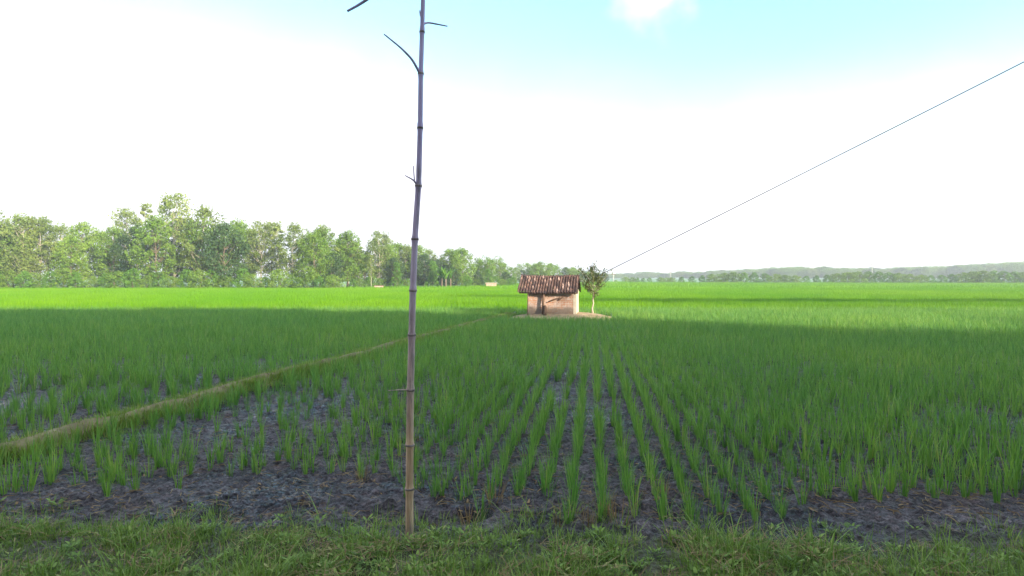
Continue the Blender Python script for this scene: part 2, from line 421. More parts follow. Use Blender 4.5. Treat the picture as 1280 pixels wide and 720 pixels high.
# ------------------------------------------------------------------ sunlit rice beyond: square patches of young rice
patch = []
for i in range(4):
    mb = MB()
    for a in range(5):
        for b in range(6):
            tuft(mb, (a+.5)*.22-.55+random.gauss(0, .02), (b+.5)*.2-.6+random.gauss(0, .03), n=9, h=.36, w=.014, spread=.05, lean=.35, droop=.6, seg=2)
    patch.append(mb.mesh('rice_patch', M_RICE_FAR))
wide = []
for i in range(3):
    mb = MB()
    for _ in range(60):
        tuft(mb, random.uniform(-2.2, 2.2), random.uniform(-2.2, 2.2), n=6, h=.42, w=.05, spread=.12, lean=.4, droop=.6, seg=2)
    wide.append(mb.mesh('rice_patch', M_RICE_FAR))
pc = hidden_collection('patch_pieces', patch+wide)
def field_end(x, y):                   # how far the lit field reaches in each direction
    px = 640+F*x/y
    return np.interp(px, [-400, 0, 438, 600, 640, 760, 800, 1000, 1300, 1600], [68, 71, 78, 90, 120, 165, 150, 140, 130, 120])
pts = []; rz = []; sc_ = []; ix = []
rr = math.atan(ROW_T)
y = 26.3
while y < 70:
    for x in np.arange(-1.05*y-3, 1.05*y+3, 1.1):
        if y > field_end(x, y) or clear(x, y): continue
        if 40.5 < y < 41.5 and -7 < x < 3: continue
        pts.append((x+random.gauss(0, .03), y, random.uniform(-.03, .01))); rz.append(-rr); sc_.append((1, 1, random.uniform(.85, 1.1))); ix.append(random.randrange(4))
    y += 1.16
while y < 175:
    for x in np.arange(-1.05*y-3, 1.05*y+3, 4.2):
        if y > field_end(x, y)+2: continue
        pts.append((x+random.gauss(0, .3), y, -.02)); rz.append(random.choice((0, 1.57, 3.14, 4.71))); sc_.append((1, 1, random.uniform(.85, 1.15))); ix.append(4+random.randrange(3))
    y += 4.1
tag(scatter('rice_field', np.array(pts), np.array(rz), np.array(sc_), ix, pc), 'bright young rice covering the sunlit field behind the pump house', 'rice field', kind='stuff')

# ------------------------------------------------------------------ grass on the bank, dry straw on the mud, grass on the bund
gm = []
for i in range(8):
    mb = MB(); tuft(mb, n=16, h=random.uniform(.05, .13), w=.0045, spread=.04, lean=.8, droop=1.2); gm.append(mb.mesh('grass', M_GRASS))
for i in range(3):                     # small broad-leaved weeds
    mb = MB()
    for _ in range(16):
        az = random.uniform(0, 6.28); r = random.uniform(0, .05)
        blade(mb, (r*math.cos(az), r*math.sin(az), random.uniform(0, .04)), az, 1.0, .03, .016, .6, 3)
    gm.append(mb.mesh('weed', M_GRASS))
mb = MB(); tuft(mb, n=9, h=.22, w=.0055, spread=.05, lean=.8, droop=1.4); gm.append(mb.mesh('tall_grass', M_GRASS))
mb = MB()
for _ in range(9): blade(mb, (random.gauss(0, .04), random.gauss(0, .04), .03), random.uniform(0, 6.28), 1.35, random.uniform(.06, .16), .005, .2, 2)
gm.append(mb.mesh('straw', M_DRY))
gc = hidden_collection('grass_pieces', gm)
pts = []; rz = []; sc_ = []; ix = []
for _ in range(21000):
    x = random.uniform(-4.4, 4.4); y = random.uniform(2.0, 3.9)
    e = 3.32-.07*max(-2, min(2, x))+.15*mnoise.noise(Vector((x*2.2, 1, 0)))+.12*mnoise.noise(Vector((x*7, 3, 0)))
    if y > e and not (y < e+.32 and random.random() < .10): continue
    dn = mnoise.noise(Vector((x*2.1, y*2.1, 5)))
    if dn < -.22 and random.random() < .5: continue
    pts.append((x, y, ground_z(x, y)-.005)); rz.append(random.uniform(0, 6.28)); sc_.append(random.uniform(.6, 1.25)*(1+.35*dn))
    u = random.random(); ix.append(12 if u < .06 else 11 if u < .135+max(0, dn)*.12 else 8+random.randrange(3) if u < .24 else random.randrange(8))
tag(scatter('bank_grass', np.array(pts), np.array(rz), np.array(sc_), ix, gc), 'short weedy grass covering the bank in front of the paddy', 'grass', kind='stuff')

sm = []
for i in range(5):
    mb = MB(); l = random.uniform(.05, .12)
    mb.tube([(0, 0, 0), (l*.5, random.gauss(0, .008), .008), (l, random.gauss(0, .01), .002)], [.0022, .003, .0015], 4); sm.append(mb.mesh('straw', M_DRY))
mb = MB(); blade(mb, (0, 0, 0), 0, 1.45, .07, .02, .2, 3); sm.append(mb.mesh('dead_leaf', M_DRY))
stc = hidden_collection('litter_pieces', sm)
pts = []; rz = []; sc_ = []; ix = []
for _ in range(2600):
    y = 3.6+random.expovariate(1/1.6); x = random.uniform(-1, 1)*(y*.95+.3)
    if y > 10: continue
    pts.append((x, y, ground_z(x, y)+.006)); rz.append(random.uniform(0, 6.28)); sc_.append(random.uniform(.35, 1.1)); ix.append(random.randrange(6))
tag(scatter('straw_litter', np.array(pts), np.array(rz), np.array(sc_), ix, stc), 'bits of pale straw lying on the dark mud', 'straw', kind='stuff')

bm_ = []
for i in range(5):
    mb = MB(); tuft(mb, n=20, h=.13, w=.009, spread=.09, lean=.7, droop=1.0, seg=2); bm_.append(mb.mesh('grass', M_BUNDG))
bc = hidden_collection('bund_pieces', bm_)
pts = []; rz = []; sc_ = []; ix = []
for _ in range(5200):
    y = random.uniform(4.3, 23.5); x = bund_x(y)+.06*math.sin(y*1.3)+random.gauss(0, .15)
    if mnoise.noise(Vector((x*1.2, y*.8, 2))) < -.05 and random.random() < .6: continue
    pts.append((x, y, .07-.25*abs(x-bund_x(y)))); rz.append(random.uniform(0, 6.28)); sc_.append(random.uniform(.6, 1.3)); ix.append(random.randrange(5))
tag(scatter('bund_grass', np.array(pts), np.array(rz), np.array(sc_), ix, bc), 'yellowing grass growing along the diagonal earth bund', 'grass', kind='stuff')

# dried tufts at the edge of the mud
dm = []
for i in range(3):
    mb = MB(); tuft(mb, n=22, h=.16, w=.005, spread=.05, lean=.6, droop=.7); dm.append(mb.mesh('dry_tuft', M_DRY))
dry = [(620, 634, 'dried straw-coloured tuft on the mud below the first full rice row'), (586, 660, 'withered brown tuft where the mud meets the grass, right of the bamboo pole'),
       (700, 664, 'dead brown tuft standing in the grass edge below the reddish mud'), (733, 668, 'small dead tuft at the grass edge, lower centre right'),
       (772, 664, 'broad orange-brown dead tuft under the rice rows on the right'), (757, 652, 'thin dead tuft in the mud between two rice rows on the right'),
       (455, 596, 'thin dry tuft in the mud left of the bamboo pole'), (828, 622, 'faded dry tuft between the last two rows at the right')]
for i, (a, b, lab) in enumerate(dry):
    y = D(b, .01); o = bpy.data.objects.new('dried_tuft', dm[i % 3]); COL.objects.link(o); p = P(a, y)
    o.location = (p.x, y, ground_z(p.x, y)); s = 1.25-.1*(i % 4); o.scale = (s, s, s); o.rotation_euler.z = i*1.3
    tag(o, lab, 'dried plant', 'dried tufts at the edge of the mud')

# ------------------------------------------------------------------ bamboo poles
def bamboo_mat():
    m = Mat('weathered_bamboo_sky_tint'); v = m.obj()
    f = m.noise(14, 5, .6, m.n('ShaderNodeMapping', {'Vector': v, 'Scale': (3, 3, .25)}).outputs[0])
    g = m.noise(2.6, 6, .7, m.n('ShaderNodeMapping', {'Vector': v, 'Scale': (6, 6, 1)}).outputs[0])
    c = m.ramp(f, [(.25, (.24, .14, .08)), (.5, (.52, .34, .22)), (.8, (.74, .55, .38))])
    z = m.n('ShaderNodeSeparateXYZ', {0: v}).outputs['Z']
    up = m.n('ShaderNodeMapRange', {'Value': z, 'From Min': .6, 'From Max': 2.2}).outputs[0]
    c = m.mix(up, c, m.ramp(f, [(.25, (.34, .27, .42)), (.6, (.50, .40, .64)), (.85, (.62, .53, .76))]))  # violet upper culm: cool skylight painted into the colour
    c = m.mix(m.ramp(g, [(.5, (0, 0, 0)), (.62, (.75, .75, .75))]), c, (.19, .16, .16))
    return m.pbr(c, .5, m.bump(f, .7, .008), .4)
M_BAM = bamboo_mat()
m = Mat('bamboo_node'); n_ = m.noise(30, 4, .6, m.obj()); M_NODE = m.pbr(m.ramp(n_, [(.35, (.12, .09, .09)), (.65, (.34, .27, .26))]), .7, m.bump(n_, .5, .004), .2)
def bamboo(path, r0, r1, node_rows, name, label):
    """path of picture points at one depth; a culm with swollen nodes"""
    root = empty(name, path[0]); o0 = path[0]
    dens = []; 
    for a, b in zip(path[:-1], path[1:]):
        n = max(2, int((b-a).length/.02))
        dens += [a.lerp(b, i/n) for i in range(n)]
    dens.append(path[-1])
    # soften corners
    for _ in range(6): dens = [dens[0]]+[(dens[i-1]+dens[i]*2+dens[i+1])/4 for i in range(1, len(dens)-1)]+[dens[-1]]
    zs = [p.z for p in dens]; z0, z1 = zs[0], zs[-1]; rad = []
    for p in dens:
        t = (p.z-z0)/(z1-z0); r = r0+(r1-r0)*t
        for nz_ in node_rows:
            q = (p.z-nz_); r += .15*r*math.exp(-(q/.018)**2)*1.6-.035*r0*math.exp(-((q-.035)/.02)**2)
        rad.append(r)
    mb = MB(); mb.tube([p-o0 for p in dens], rad, 16); mb.build('culm', M_BAM, root, smooth=True)
    for nz_ in node_rows:
        i = min(range(len(dens)), key=lambda i: abs(dens[i].z-nz_))
        if 2 < i < len(dens)-3:
            c, d = dens[i]-o0, (dens[i+1]-dens[i-1]).normalized(); q = rad[i]
            rb = MB(); rb.tube([c-d*.007, c-d*.003, c, c+d*.003, c+d*.006], [q*1.0, q*1.04, q*1.07, q*1.03, q*.98], 14); rb.build('node_ring', M_NODE, root, smooth=True)
    return root
dp = D(670, .03)
mp_ = [Q(x, y, dp) for x, y in [(512, 676), (511.8, 640), (512.2, 556), (512.8, 500), (514.2, 440), (515.6, 380), (518.6, 299), (520.6, 268), (523.2, 232), (525.2, 160), (526, 92), (527.6, 40), (528.8, 0), (532, -70), (537, -130)]]
zr = lambda py, d: H-(py-HZ)/F*d
mainp = bamboo(mp_, .0245, .011, [zr(y, dp) for y in (612, 556, 487, 420, 362, 299, 232, 158, 92, 38, -20)], 'bamboo_pole', '')
tag(mainp, 'slim tall bamboo pole with bare twigs standing at the grass edge', 'bamboo pole')
def twig(root, pts, r0, r1, dp, name='branch', dy=0.0):
    ps = [Q(x, y, dp)+Vector((0, -dy*i/(len(pts)-1), 0)) for i, (x, y) in enumerate(pts)]
    d2 = []
    for a, b in zip(ps[:-1], ps[1:]): d2 += [a.lerp(b, i/6) for i in range(6)]
    d2.append(ps[-1])
    for _ in range(3): d2 = [d2[0]]+[(d2[i-1]+d2[i]*2+d2[i+1])/4 for i in range(1, len(d2)-1)]+[d2[-1]]
    n = len(d2); mb = MB(); mb.tube([p-root.location for p in d2], [r0+(r1-r0)*i/(n-1) for i in range(n)], 7); mb.build(name, M_BAM, root, smooth=True)
twig(mainp, [(525.5, 93), (517, 78), (505, 68), (487, 56)], .009, .004, dp, dy=.15)
twig(mainp, [(525, 94), (528, 88), (529, 82)], .004, .002, dp)
twig(mainp, [(529, 30), (534, 25), (542, 23.5), (557, 23.5)], .007, .004, dp, dy=-.1)
twig(mainp, [(523, 234), (518, 226), (508, 221)], .007, .003, dp, dy=.05)
twig(mainp, [(518, 226), (516.6, 207)], .004, .003, dp)
twig(mainp, [(513.5, 487), (505, 485), (490, 484)], .004, .002, dp, dy=.1)
twig(mainp, [(525.5, 20), (524.5, 13)], .005, .003, dp)
twig(mainp, [(534, -92), (510, -50), (480, -17), (458, 0), (447, 7), (434, 14)], .012, .007, dp, dy=0.0)


# ------------------------------------------------------------------ pump houses
def brick_mat():
    m = Mat('worn_plaster_over_brick'); v = m.obj()
    vv = m.n('ShaderNodeMapping', {'Vector': v, 'Rotation': (R(90), 0, 0)}).outputs[0]
    br = m.n('ShaderNodeTexBrick', {'Vector': vv, 'Color1': (.40, .17, .10, 1), 'Color2': (.50, .26, .17, 1), 'Mortar': (.42, .36, .30, 1), 'Scale': 1.0,
             'Mortar Size': .008, 'Brick Width': .21, 'Row Height': .065, 'Bias': -.1})
    n = m.noise(3.4, 7, .7, v); n2 = m.noise(9, 6, .7, v)
    pl = m.ramp(n2, [(.3, (.28, .19, .16)), (.5, (.48, .34, .28)), (.68, (.62, .50, .44))])
    f = m.ramp(n, [(.46, (0, 0, 0)), (.50, (1, 1, 1))])
    c = m.mix(f, br.outputs['Color'], pl)
    z = m.n('ShaderNodeSeparateXYZ', {0: v}).outputs['Z']
    low = m.n('ShaderNodeMapRange', {'Value': m.math('ADD', z, m.math('MULTIPLY', n, -.55)), 'From Min': -.12, 'From Max': .02, 'To Min': .8, 'To Max': 0.0}).outputs[0]
    c = m.mix(low, c, (.17, .13, .10))
    return m.pbr(c, .9, m.bump(m.math('ADD', br.outputs['Fac'], m.math('MULTIPLY', n2, .6)), .6, .01), .15)
M_BRICK = brick_mat()
m = Mat('pale_finish'); n_ = m.noise(7, 5, .6, m.obj()); M_PALE = m.pbr(m.ramp(n_, [(.3, (.40, .34, .26)), (.7, (.55, .48, .38))]), .9, m.bump(n_, .3, .01), .1)  # plain pale tone with slight mottling
m = Mat('clay_tile'); a_ = m.n('ShaderNodeAttribute', attribute_name='rnd').outputs['Fac']; n_ = m.noise(18, 5, .65, m.obj())
c_ = m.ramp(a_, [(0, (.035, .024, .026)), (.4, (.08, .048, .042)), (.72, (.145, .080, .064)), (.93, (.26, .165, .135)), (1, (.36, .25, .21))])
c_ = m.mix(m.ramp(n_, [(.45, (0, 0, 0)), (.7, (.8, .8, .8))]), c_, (.09, .075, .07)); M_TILE = m.pbr(c_, .85, m.bump(n_, .5, .01), .15)
m = Mat('old_timber'); n_ = m.noise(20, 5, .6, m.n('ShaderNodeMapping', {'Vector': m.obj(), 'Scale': (1, 1, .1)}).outputs[0]); M_WOOD = m.pbr(m.ramp(n_, [(.3, (.08, .05, .035)), (.7, (.22, .14, .10))]), .85, m.bump(n_, .5, .01), .1)
m = Mat('dark_inside'); M_IN = m.pbr((.03, .025, .022), .95)
m = Mat('clearing_earth'); n_ = m.noise(5, 6, .65); M_CLEAR = m.pbr(m.ramp(n_, [(.3, (.22, .15, .09)), (.6, (.40, .30, .19)), (.85, (.52, .44, .32))]), .9, m.bump(n_, .8, .03), .1)

def tile_slope(mb, x0, x1, y0, z0, y1, z1, ncol, nrow, seed):
    """eave (y0,z0) up to ridge (y1,z1): rows of curved clay tiles, each its own arc"""
    rs = random.Random(seed); cw = (x1-x0)/ncol
    for r in range(nrow):
        for c in range(ncol):
            t0 = r/nrow-.012; t1 = (r+1)/nrow+.03
            jt = rs.gauss(0, .004); jx = rs.gauss(0, .006)+.10*(t0-.5)*0
            lift = .018+abs(rs.gauss(0, .006)); vs = []
            for t, up in ((t0, lift), (t1, 0.0)):
                for k in range(7):
                    u = k/6; x = x0+cw*(c+u*1.06)+jx
                    arch = .042*math.sin(math.pi*min(1, u/.62)) if u < .62 else -.030*math.sin(math.pi*(u-.62)/.38)
                    sag = -.035*math.sin(math.pi*(c+.5)/ncol)+.012*math.sin(c*1.1+r)
                    vs.append((x, y0+(y1-y0)*t, z0+(z1-z0)*t+arch+up+jt+sag))
            # thickness at the lower lip
            vs += [(v[0], v[1]+.002, v[2]-.014) for v in vs[:7]]
            fs = [(k, k+1, 8+k, 7+k) for k in range(6)]+[(14+k, 15+k, k+1, k) for k in range(6)]
            mb.add(vs, fs, min(1, max(0, rs.gauss(.45, .25) if rs.random() > .03 else 1)))
def pump_house(loc, ww, wd, wh, owl, owr, of, rise, rz, label, ncol, nrow, seed, shed=True):
    root = empty('pump_house', loc, rz); T = .11
    # walls: front, back, sides as one shell with an open strip under the eave
    wl = MB()
    wl.box((-ww/2, 0, -.05), (ww/2-.11, T, wh)); wl.box((-ww/2, wd-T, -.05), (ww/2-.11, wd, wh+.12))
    wl.box((-ww/2, T, -.05), (-ww/2+T, wd-T, wh+.10))
    o = wl.build('brick_wall', M_BRICK, root)
    o.data.materials.append(M_PALE)
    sw = MB(); sw.box((ww/2-.11, -.012, -.05), (ww/2, wd+.012, wh+.10)); sw.build('side_wall', M_PALE, root)['label'] = 'pale side wall'
    # gable infill
    ry = wd/2; rz_ = wh+.13+rise*.5
    # roof
    oy = -of; by = wd+of; ez = wh+.02; topz = ez+rise
    rf = MB(); tile_slope(rf, -ww/2-owl, ww/2+owr, oy, ez, ry, topz, ncol, nrow, seed)
    rf2 = MB(); tile_slope(rf2, -ww/2-owl, ww/2+owr, by, ez, ry, topz-.004, ncol, nrow, seed+9)
    rf.v += rf2.v; rf.c += rf2.c; rf.f += [tuple(i+rf.n for i in reversed(f)) for f in rf2.f]; rf.n += rf2.n
    ro = rf.build('tiled_roof', M_TILE, root, smooth=True)
    rg = MB(); nrg = max(4, int(ncol*.55)); L_ = (ww+owl+owr)/nrg
    for i in range(nrg):
        x = -ww/2-owl+i*L_; sg = -.035*math.sin(math.pi*(i+.5)/nrg); z = topz+sg-.02+random.gauss(0, .005); vs = []
        for xx, rr_ in ((x, .062), (x+L_*1.08, .052)):
            for k in range(7):
                a = math.pi*k/6; vs.append((xx, ry+rr_*1.25*math.cos(a), z+rr_*math.sin(a)))
        rg.add(vs, [(k+1, k, 7+k, 8+k) for k in range(6)], random.uniform(.1, .6))
    rg.build('ridge_tile', M_TILE, ro, smooth=True)
    # roof timbers
    for fx in (-ww/2+.05, 0, ww/2-.05):
        rb = MB()
        for ya, yb in ((oy+.02, ry), (by-.02, ry)):
            p0 = Vector((fx, ya, ez-.055)); p1 = Vector((fx, yb, topz-.075)); rb.tube([p0, p1], .022, 4)
        rb.build('rafter', M_WOOD, root)
    for yy, zz in ((oy+.06, ez-.02), (0.055, wh+.015)):
        pb = MB(); pb.tube([(-ww/2-owl*.8, yy, zz), (ww/2+owr*.8, yy, zz)], .02, 6); pb.build('purlin', M_WOOD, root)
    # gable boards either side close the roof space (dark behind)
    for sx in (-ww/2+.03, ww/2-.05):
        gb = MB(); gb.add([(sx, .05, wh), (sx, wd-.05, wh), (sx, ry, wh+rise*.72), (sx+.02, .05, wh), (sx+.02, wd-.05, wh), (sx+.02, ry, wh+rise*.72)],
                          [(0, 1, 2), (5, 4, 3), (0, 2, 5, 3), (1, 4, 5, 2)]); gb.build('gable_board', M_WOOD, root)
    return tag(root, label, 'pump house')
def earth_mound(name, c, rx, ry, h, seed, label):
    mb = MB(); nr, na = 10, 40; vs = [(0, 0, h)]
    for i in range(1, nr+1):
        t = i/nr
        for k in range(na):
            a = 2*math.pi*k/na; e = 1+.18*mnoise.noise(Vector((math.cos(a)*1.5, math.sin(a)*1.5, seed)))
            z = h*(1-t**3)+.02*mnoise.noise(Vector((t*5*math.cos(a), t*5*math.sin(a), seed+4)))-.05*(t > .99)-.01
            vs.append((rx*t*e*math.cos(a), ry*t*e*math.sin(a), z))
    fs = [(0, 1+k, 1+(k+1) % na) for k in range(na)]
    for i in range(nr-1):
        for k in range(na): fs.append((1+i*na+k, 1+(i+1)*na+k, 1+(i+1)*na+(k+1) % na, 1+i*na+(k+1) % na))
    mb.add(vs, fs); o = mb.build(name, M_CLEAR, smooth=True, loc=c); tag(o, kind='structure'); return o
earth_mound('earth_mound', (HUT.x+.45, HUT.y+.55, 0), 2.15, 1.65, .24, 1.0, '')
hz_ = .215
hut = pump_house((HUT.x-.04, HUT.y, hz_), 1.83, 1.65, .78, .37, .07, .26, .63, R(-10), 'small brick pump house with worn red-brown tiled roof in the sunlit middle of the field', 22, 8, 3)
# leaning post, brace and stub in front of the main hut
pm = MB(); pm.tube([(-.32, -.10, -.05), (-.31, -.13, .4), (-.29, -.10, .73)], [.055, .045, .05], 8); pm.build('post', M_WOOD, hut, smooth=True)
pm = MB(); pm.tube([(-.23, -.28, -.05), (-.21, -.24, .2), (-.22, -.18, .3)], [.07, .055, .05], 8); pm.build('post', M_WOOD, hut, smooth=True)
pm = MB(); pm.tube([(-.12, -.06, .45), (.19, -.08, .57), (.43, -.05, .65)], [.022, .03, .03], 6); pm.build('brace', M_WOOD, hut, smooth=True)
pm = MB(); pm.tube([(.28, -.04, .52), (.43, -.05, .66)], .03, 6); pm.build('brace', M_WOOD, hut)
pm = MB(); pm.tube([(-.89, -.18, -.05), (-.87, -.2, .86)], .018, 6); pm.build('post', M_WOOD, hut)

# far little pink shed in the field
root = empty('field_shed', P(614, 84)); w_ = MB(); w_.box((-.75, 0, -.05), (.75, 1.3, .62)); w_.build('wall', M_BRICK, root)
w_ = MB(); w_.box((-.9, -.15, .625), (.9, 1.45, .70)); w_.build('roof', M_PALE, root); tag(root, 'tiny distant pink shed at the foot of the far trees', 'shed')
root = empty('field_shed', P(473, 76)); w_ = MB(); w_.box((-.55, 0, -.05), (.55, .6, .40)); w_.build('wall', M_BRICK, root)
w_ = MB(); w_.box((-.65, -.08, .405), (.65, .7, .45)); w_.build('roof', M_TILE, root); tag(root, 'low brown shelter under the tall trees left of the slim pole', 'shed')

# ------------------------------------------------------------------ trees
def tree_meshes(seed, h, cw, cb, leaf, barkm, n_clump=46, per=70, ls=.30, shape='round', lean=0.0, trunk_r=.16, split=.35):
    """trunk+limbs and a crown of many leaf faces gathered in clumps along the limbs"""
    rs = random.Random(seed); nr = np.random.default_rng(seed)
    tm = MB(); top = Vector((lean, rs.gauss(0, .3), h*.86))
    pts = [Vector((0, 0, -.2))]; n = 7
    for i in range(1, n+1):
        t = i/n; pts.append(Vector((lean*t*t+rs.gauss(0, .05)*h*.08, top.y*t+rs.gauss(0, .05)*h*.08, h*.86*t)))
    tm.tube(pts, [trunk_r*(1.25 if i == 0 else 1-.85*i/n) for i in range(n+1)], 8)
    centers = []
    nl = n_clump
    for j in range(nl):
        t = (j+.5)/nl; zt = cb+(h-cb)*t
        if shape == 'round': rr = math.sqrt(max(.04, 1-(2*t-.92)**2))
        elif shape == 'tall': rr = .55+.45*math.sin(math.pi*min(1, t*1.05+.05))
        elif shape == 'cone': rr = (1-t)**.7+.12
        elif shape == 'flat': rr = 1.0 if t > .55 else .55
        else: rr = .8
        a = j*2.4+rs.uniform(-.6, .6); q = cw*.5*rr*math.sqrt(rs.uniform(.12, 1))
        i0 = min(n-1, max(1, int((zt-(h*.18))/(h*.86)*n))); bp = pts[i0]
        c = Vector((pts[min(n, max(0, int(zt/(h*.86)*n)))].x+q*math.cos(a), q*math.sin(a), zt))
        centers.append(c)
        if rs.random() < .6:
            md = bp.lerp(c, .5)+Vector((0, 0, -.04*h*rs.random()))
            tm.tube([bp, md, c], [trunk_r*.30, trunk_r*.18, trunk_r*.05], 5, cap=False)
    V = []; C = []
    for c in centers:
        r = cw*rs.uniform(.10, .20); k = int(1.4*per*rs.uniform(.6, 1.3)); tone = rs.uniform(0, .45)
        d = nr.normal(size=(k, 3)); d /= np.linalg.norm(d, axis=1)[:, None]
        rad = r*nr.uniform(.3, 1.0, k)**.5; rad *= 1+.5*(nr.random(k) < .08)
        ctr = np.array(c)+d*rad[:, None]*np.array([1, 1, .72])
        u = nr.normal(size=(k, 3)); u -= d*(u*d).sum(1)[:, None]*.6; u /= np.linalg.norm(u, axis=1)[:, None]
        w = np.cross(u, nr.normal(size=(k, 3))); w /= np.linalg.norm(w, axis=1)[:, None]
        s = 1.1*ls*nr.uniform(.5, 1.2, k)[:, None]
        V.append(np.stack([ctr-u*s*.55, ctr+w*s*.28, ctr+u*s*.55, ctr-w*s*.28], 1)); C.append(np.clip(tone+nr.uniform(0, .55, k), 0, 1))
    cm = quads_mb(np.concatenate(V), np.concatenate(C))
    return tm.mesh('trunk', barkm, True), cm.mesh('crown', leaf)
KIND = {
    'gum':   tree_meshes(1, 15, 7.5, 3.5, LEAF[0], M_BARKP, 52, 80, .34, 'tall', trunk_r=.2),
    'grey':  tree_meshes(2, 12, 6.5, 2.8, LEAF[0], M_BARKP, 46, 80, .32, 'round', .5, trunk_r=.16),
    'mid':   tree_meshes(3, 10, 6.5, 1.6, LEAF[1], M_BARK, 50, 90, .30, 'round', trunk_r=.17),
    'bright': tree_meshes(4, 7, 3.8, .6, LEAF[2], M_BARK, 40, 80, .26, 'cone', trunk_r=.1),
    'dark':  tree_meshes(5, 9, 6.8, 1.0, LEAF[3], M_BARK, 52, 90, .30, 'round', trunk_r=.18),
    'slim':  tree_meshes(6, 13, 3.2, 4.5, LEAF[0], M_BARKP, 26, 60, .30, 'tall', .6, trunk_r=.11),
    'spread': tree_meshes(8, 9, 10, 2.6, LEAF[1], M_BARK, 60, 90, .30, 'flat', .4, trunk_r=.2),
    'bush':  tree_meshes(9, 2.4, 3.8, .1, LEAF[1], M_BARK, 30, 60, .20, 'round', trunk_r=.06),
    'scrub': tree_meshes(10, 3.2, 3.0, .1, LEAF[2], M_BARK, 26, 60, .22, 'round', trunk_r=.05),
}
H0 = dict(gum=15, grey=12, mid=10, bright=7, dark=9, slim=13, spread=9, bush=2.4, scrub=3.2)
LOOK = dict(gum='tall grey-green tree with pale trunk', grey='airy grey-green tree', mid='rounded mid-green tree', bright='bright yellow-green conical tree',
            dark='dense dark green tree', slim='slim pale-stemmed tree with small high crown', spread='broad tree with flat spreading crown', bush='low rounded green bush', scrub='upright pale green bush')
CAT = dict(bush='bush', scrub='bush')
tr = random.Random(12)
def plant(kind, px, Y, ytop, where, group, wide=1.0):
    base = P(px, Y); h = (H-(ytop-HZ)/F*Y); s = h/H0[kind]*.97
    r_ = empty('bush' if kind in CAT else 'tree', base, tr.uniform(0, 6.28)); r_.scale = (s*wide, s*wide, s)
    for nm, me in zip(('trunk', 'crown'), KIND[kind]):
        o = bpy.data.objects.new(nm, me); COL.objects.link(o); o.parent = r_
    tag(r_, (LOOK[kind]+' '+where), CAT.get(kind, 'tree'), group); return r_
# the nearer grove on the left: kind, column, depth, top row
grove = []
gk = ['gum', 'mid', 'grey', 'slim', 'mid', 'dark', 'gum', 'spread', 'mid', 'grey', 'bright', 'slim', 'dark', 'mid']
gr = random.Random(21)
for i, px in enumerate(np.arange(-70, 438, 13.5)):
    k = gk[(i*5+i//3) % len(gk)]
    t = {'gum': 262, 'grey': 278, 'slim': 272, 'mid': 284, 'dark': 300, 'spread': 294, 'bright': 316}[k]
    grove.append((k, px+gr.uniform(-5, 5), gr.uniform(72, 84), t+gr.uniform(-12, 12)+14*math.sin(px*.021)-(438-px)*.03))
grove += [('gum', 404, 78, 281), ('mid', 424, 80, 300), ('grey', 436, 82, 296), ('dark', 414, 76, 316)]
g_sorted = sorted(grove, key=lambda g: g[1])
class _O:
    def __getitem__(s, i): return 'leftmost' if i == 0 else ordn(i+1)
ORD = _O()
cnt = {}
for k, px, Y, yt in g_sorted:
    i = cnt.get(k, 0); cnt[k] = i+1
    plant(k, px, Y, yt, ('in the left grove, %s such from the left' % ORD[i]), 'trees of the left grove on the left', .92)
# the farther line behind the slim pole, to the hut
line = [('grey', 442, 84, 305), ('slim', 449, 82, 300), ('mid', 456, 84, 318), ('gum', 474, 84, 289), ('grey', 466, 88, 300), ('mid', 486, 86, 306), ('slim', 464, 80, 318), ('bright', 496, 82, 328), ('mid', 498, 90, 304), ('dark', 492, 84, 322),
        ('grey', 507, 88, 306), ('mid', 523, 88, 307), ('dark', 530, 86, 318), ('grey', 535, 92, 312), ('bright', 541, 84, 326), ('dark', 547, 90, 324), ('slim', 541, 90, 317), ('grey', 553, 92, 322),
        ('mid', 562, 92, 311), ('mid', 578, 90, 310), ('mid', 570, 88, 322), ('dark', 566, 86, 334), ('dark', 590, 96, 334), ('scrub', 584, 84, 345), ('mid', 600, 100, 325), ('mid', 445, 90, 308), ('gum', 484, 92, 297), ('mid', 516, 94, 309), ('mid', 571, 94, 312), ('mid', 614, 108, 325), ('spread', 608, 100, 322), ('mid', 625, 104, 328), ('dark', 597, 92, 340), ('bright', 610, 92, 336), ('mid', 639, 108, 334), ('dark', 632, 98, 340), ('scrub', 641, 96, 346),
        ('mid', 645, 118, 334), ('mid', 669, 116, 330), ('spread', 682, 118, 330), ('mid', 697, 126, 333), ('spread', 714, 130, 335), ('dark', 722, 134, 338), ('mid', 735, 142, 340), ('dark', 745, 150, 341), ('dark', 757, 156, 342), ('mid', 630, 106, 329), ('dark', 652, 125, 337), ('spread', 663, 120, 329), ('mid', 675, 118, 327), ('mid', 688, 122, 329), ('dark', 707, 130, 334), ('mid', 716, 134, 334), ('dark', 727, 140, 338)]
cnt = {}
for k, px, Y, yt in sorted(line, key=lambda g: g[1]):
    i = cnt.get(k, 0); cnt[k] = i+1
    plant(k, px, Y, yt, ('in the far line, %s such from the left' % ORD[i]), 'trees of the far line across the field', 1.0)
_uc = {}
def und(t, k=''):
    _uc[t+k] = _uc.get(t+k, 0)+1; return '%s, %s such from the left' % (t, ORD[_uc[t+k]-1])
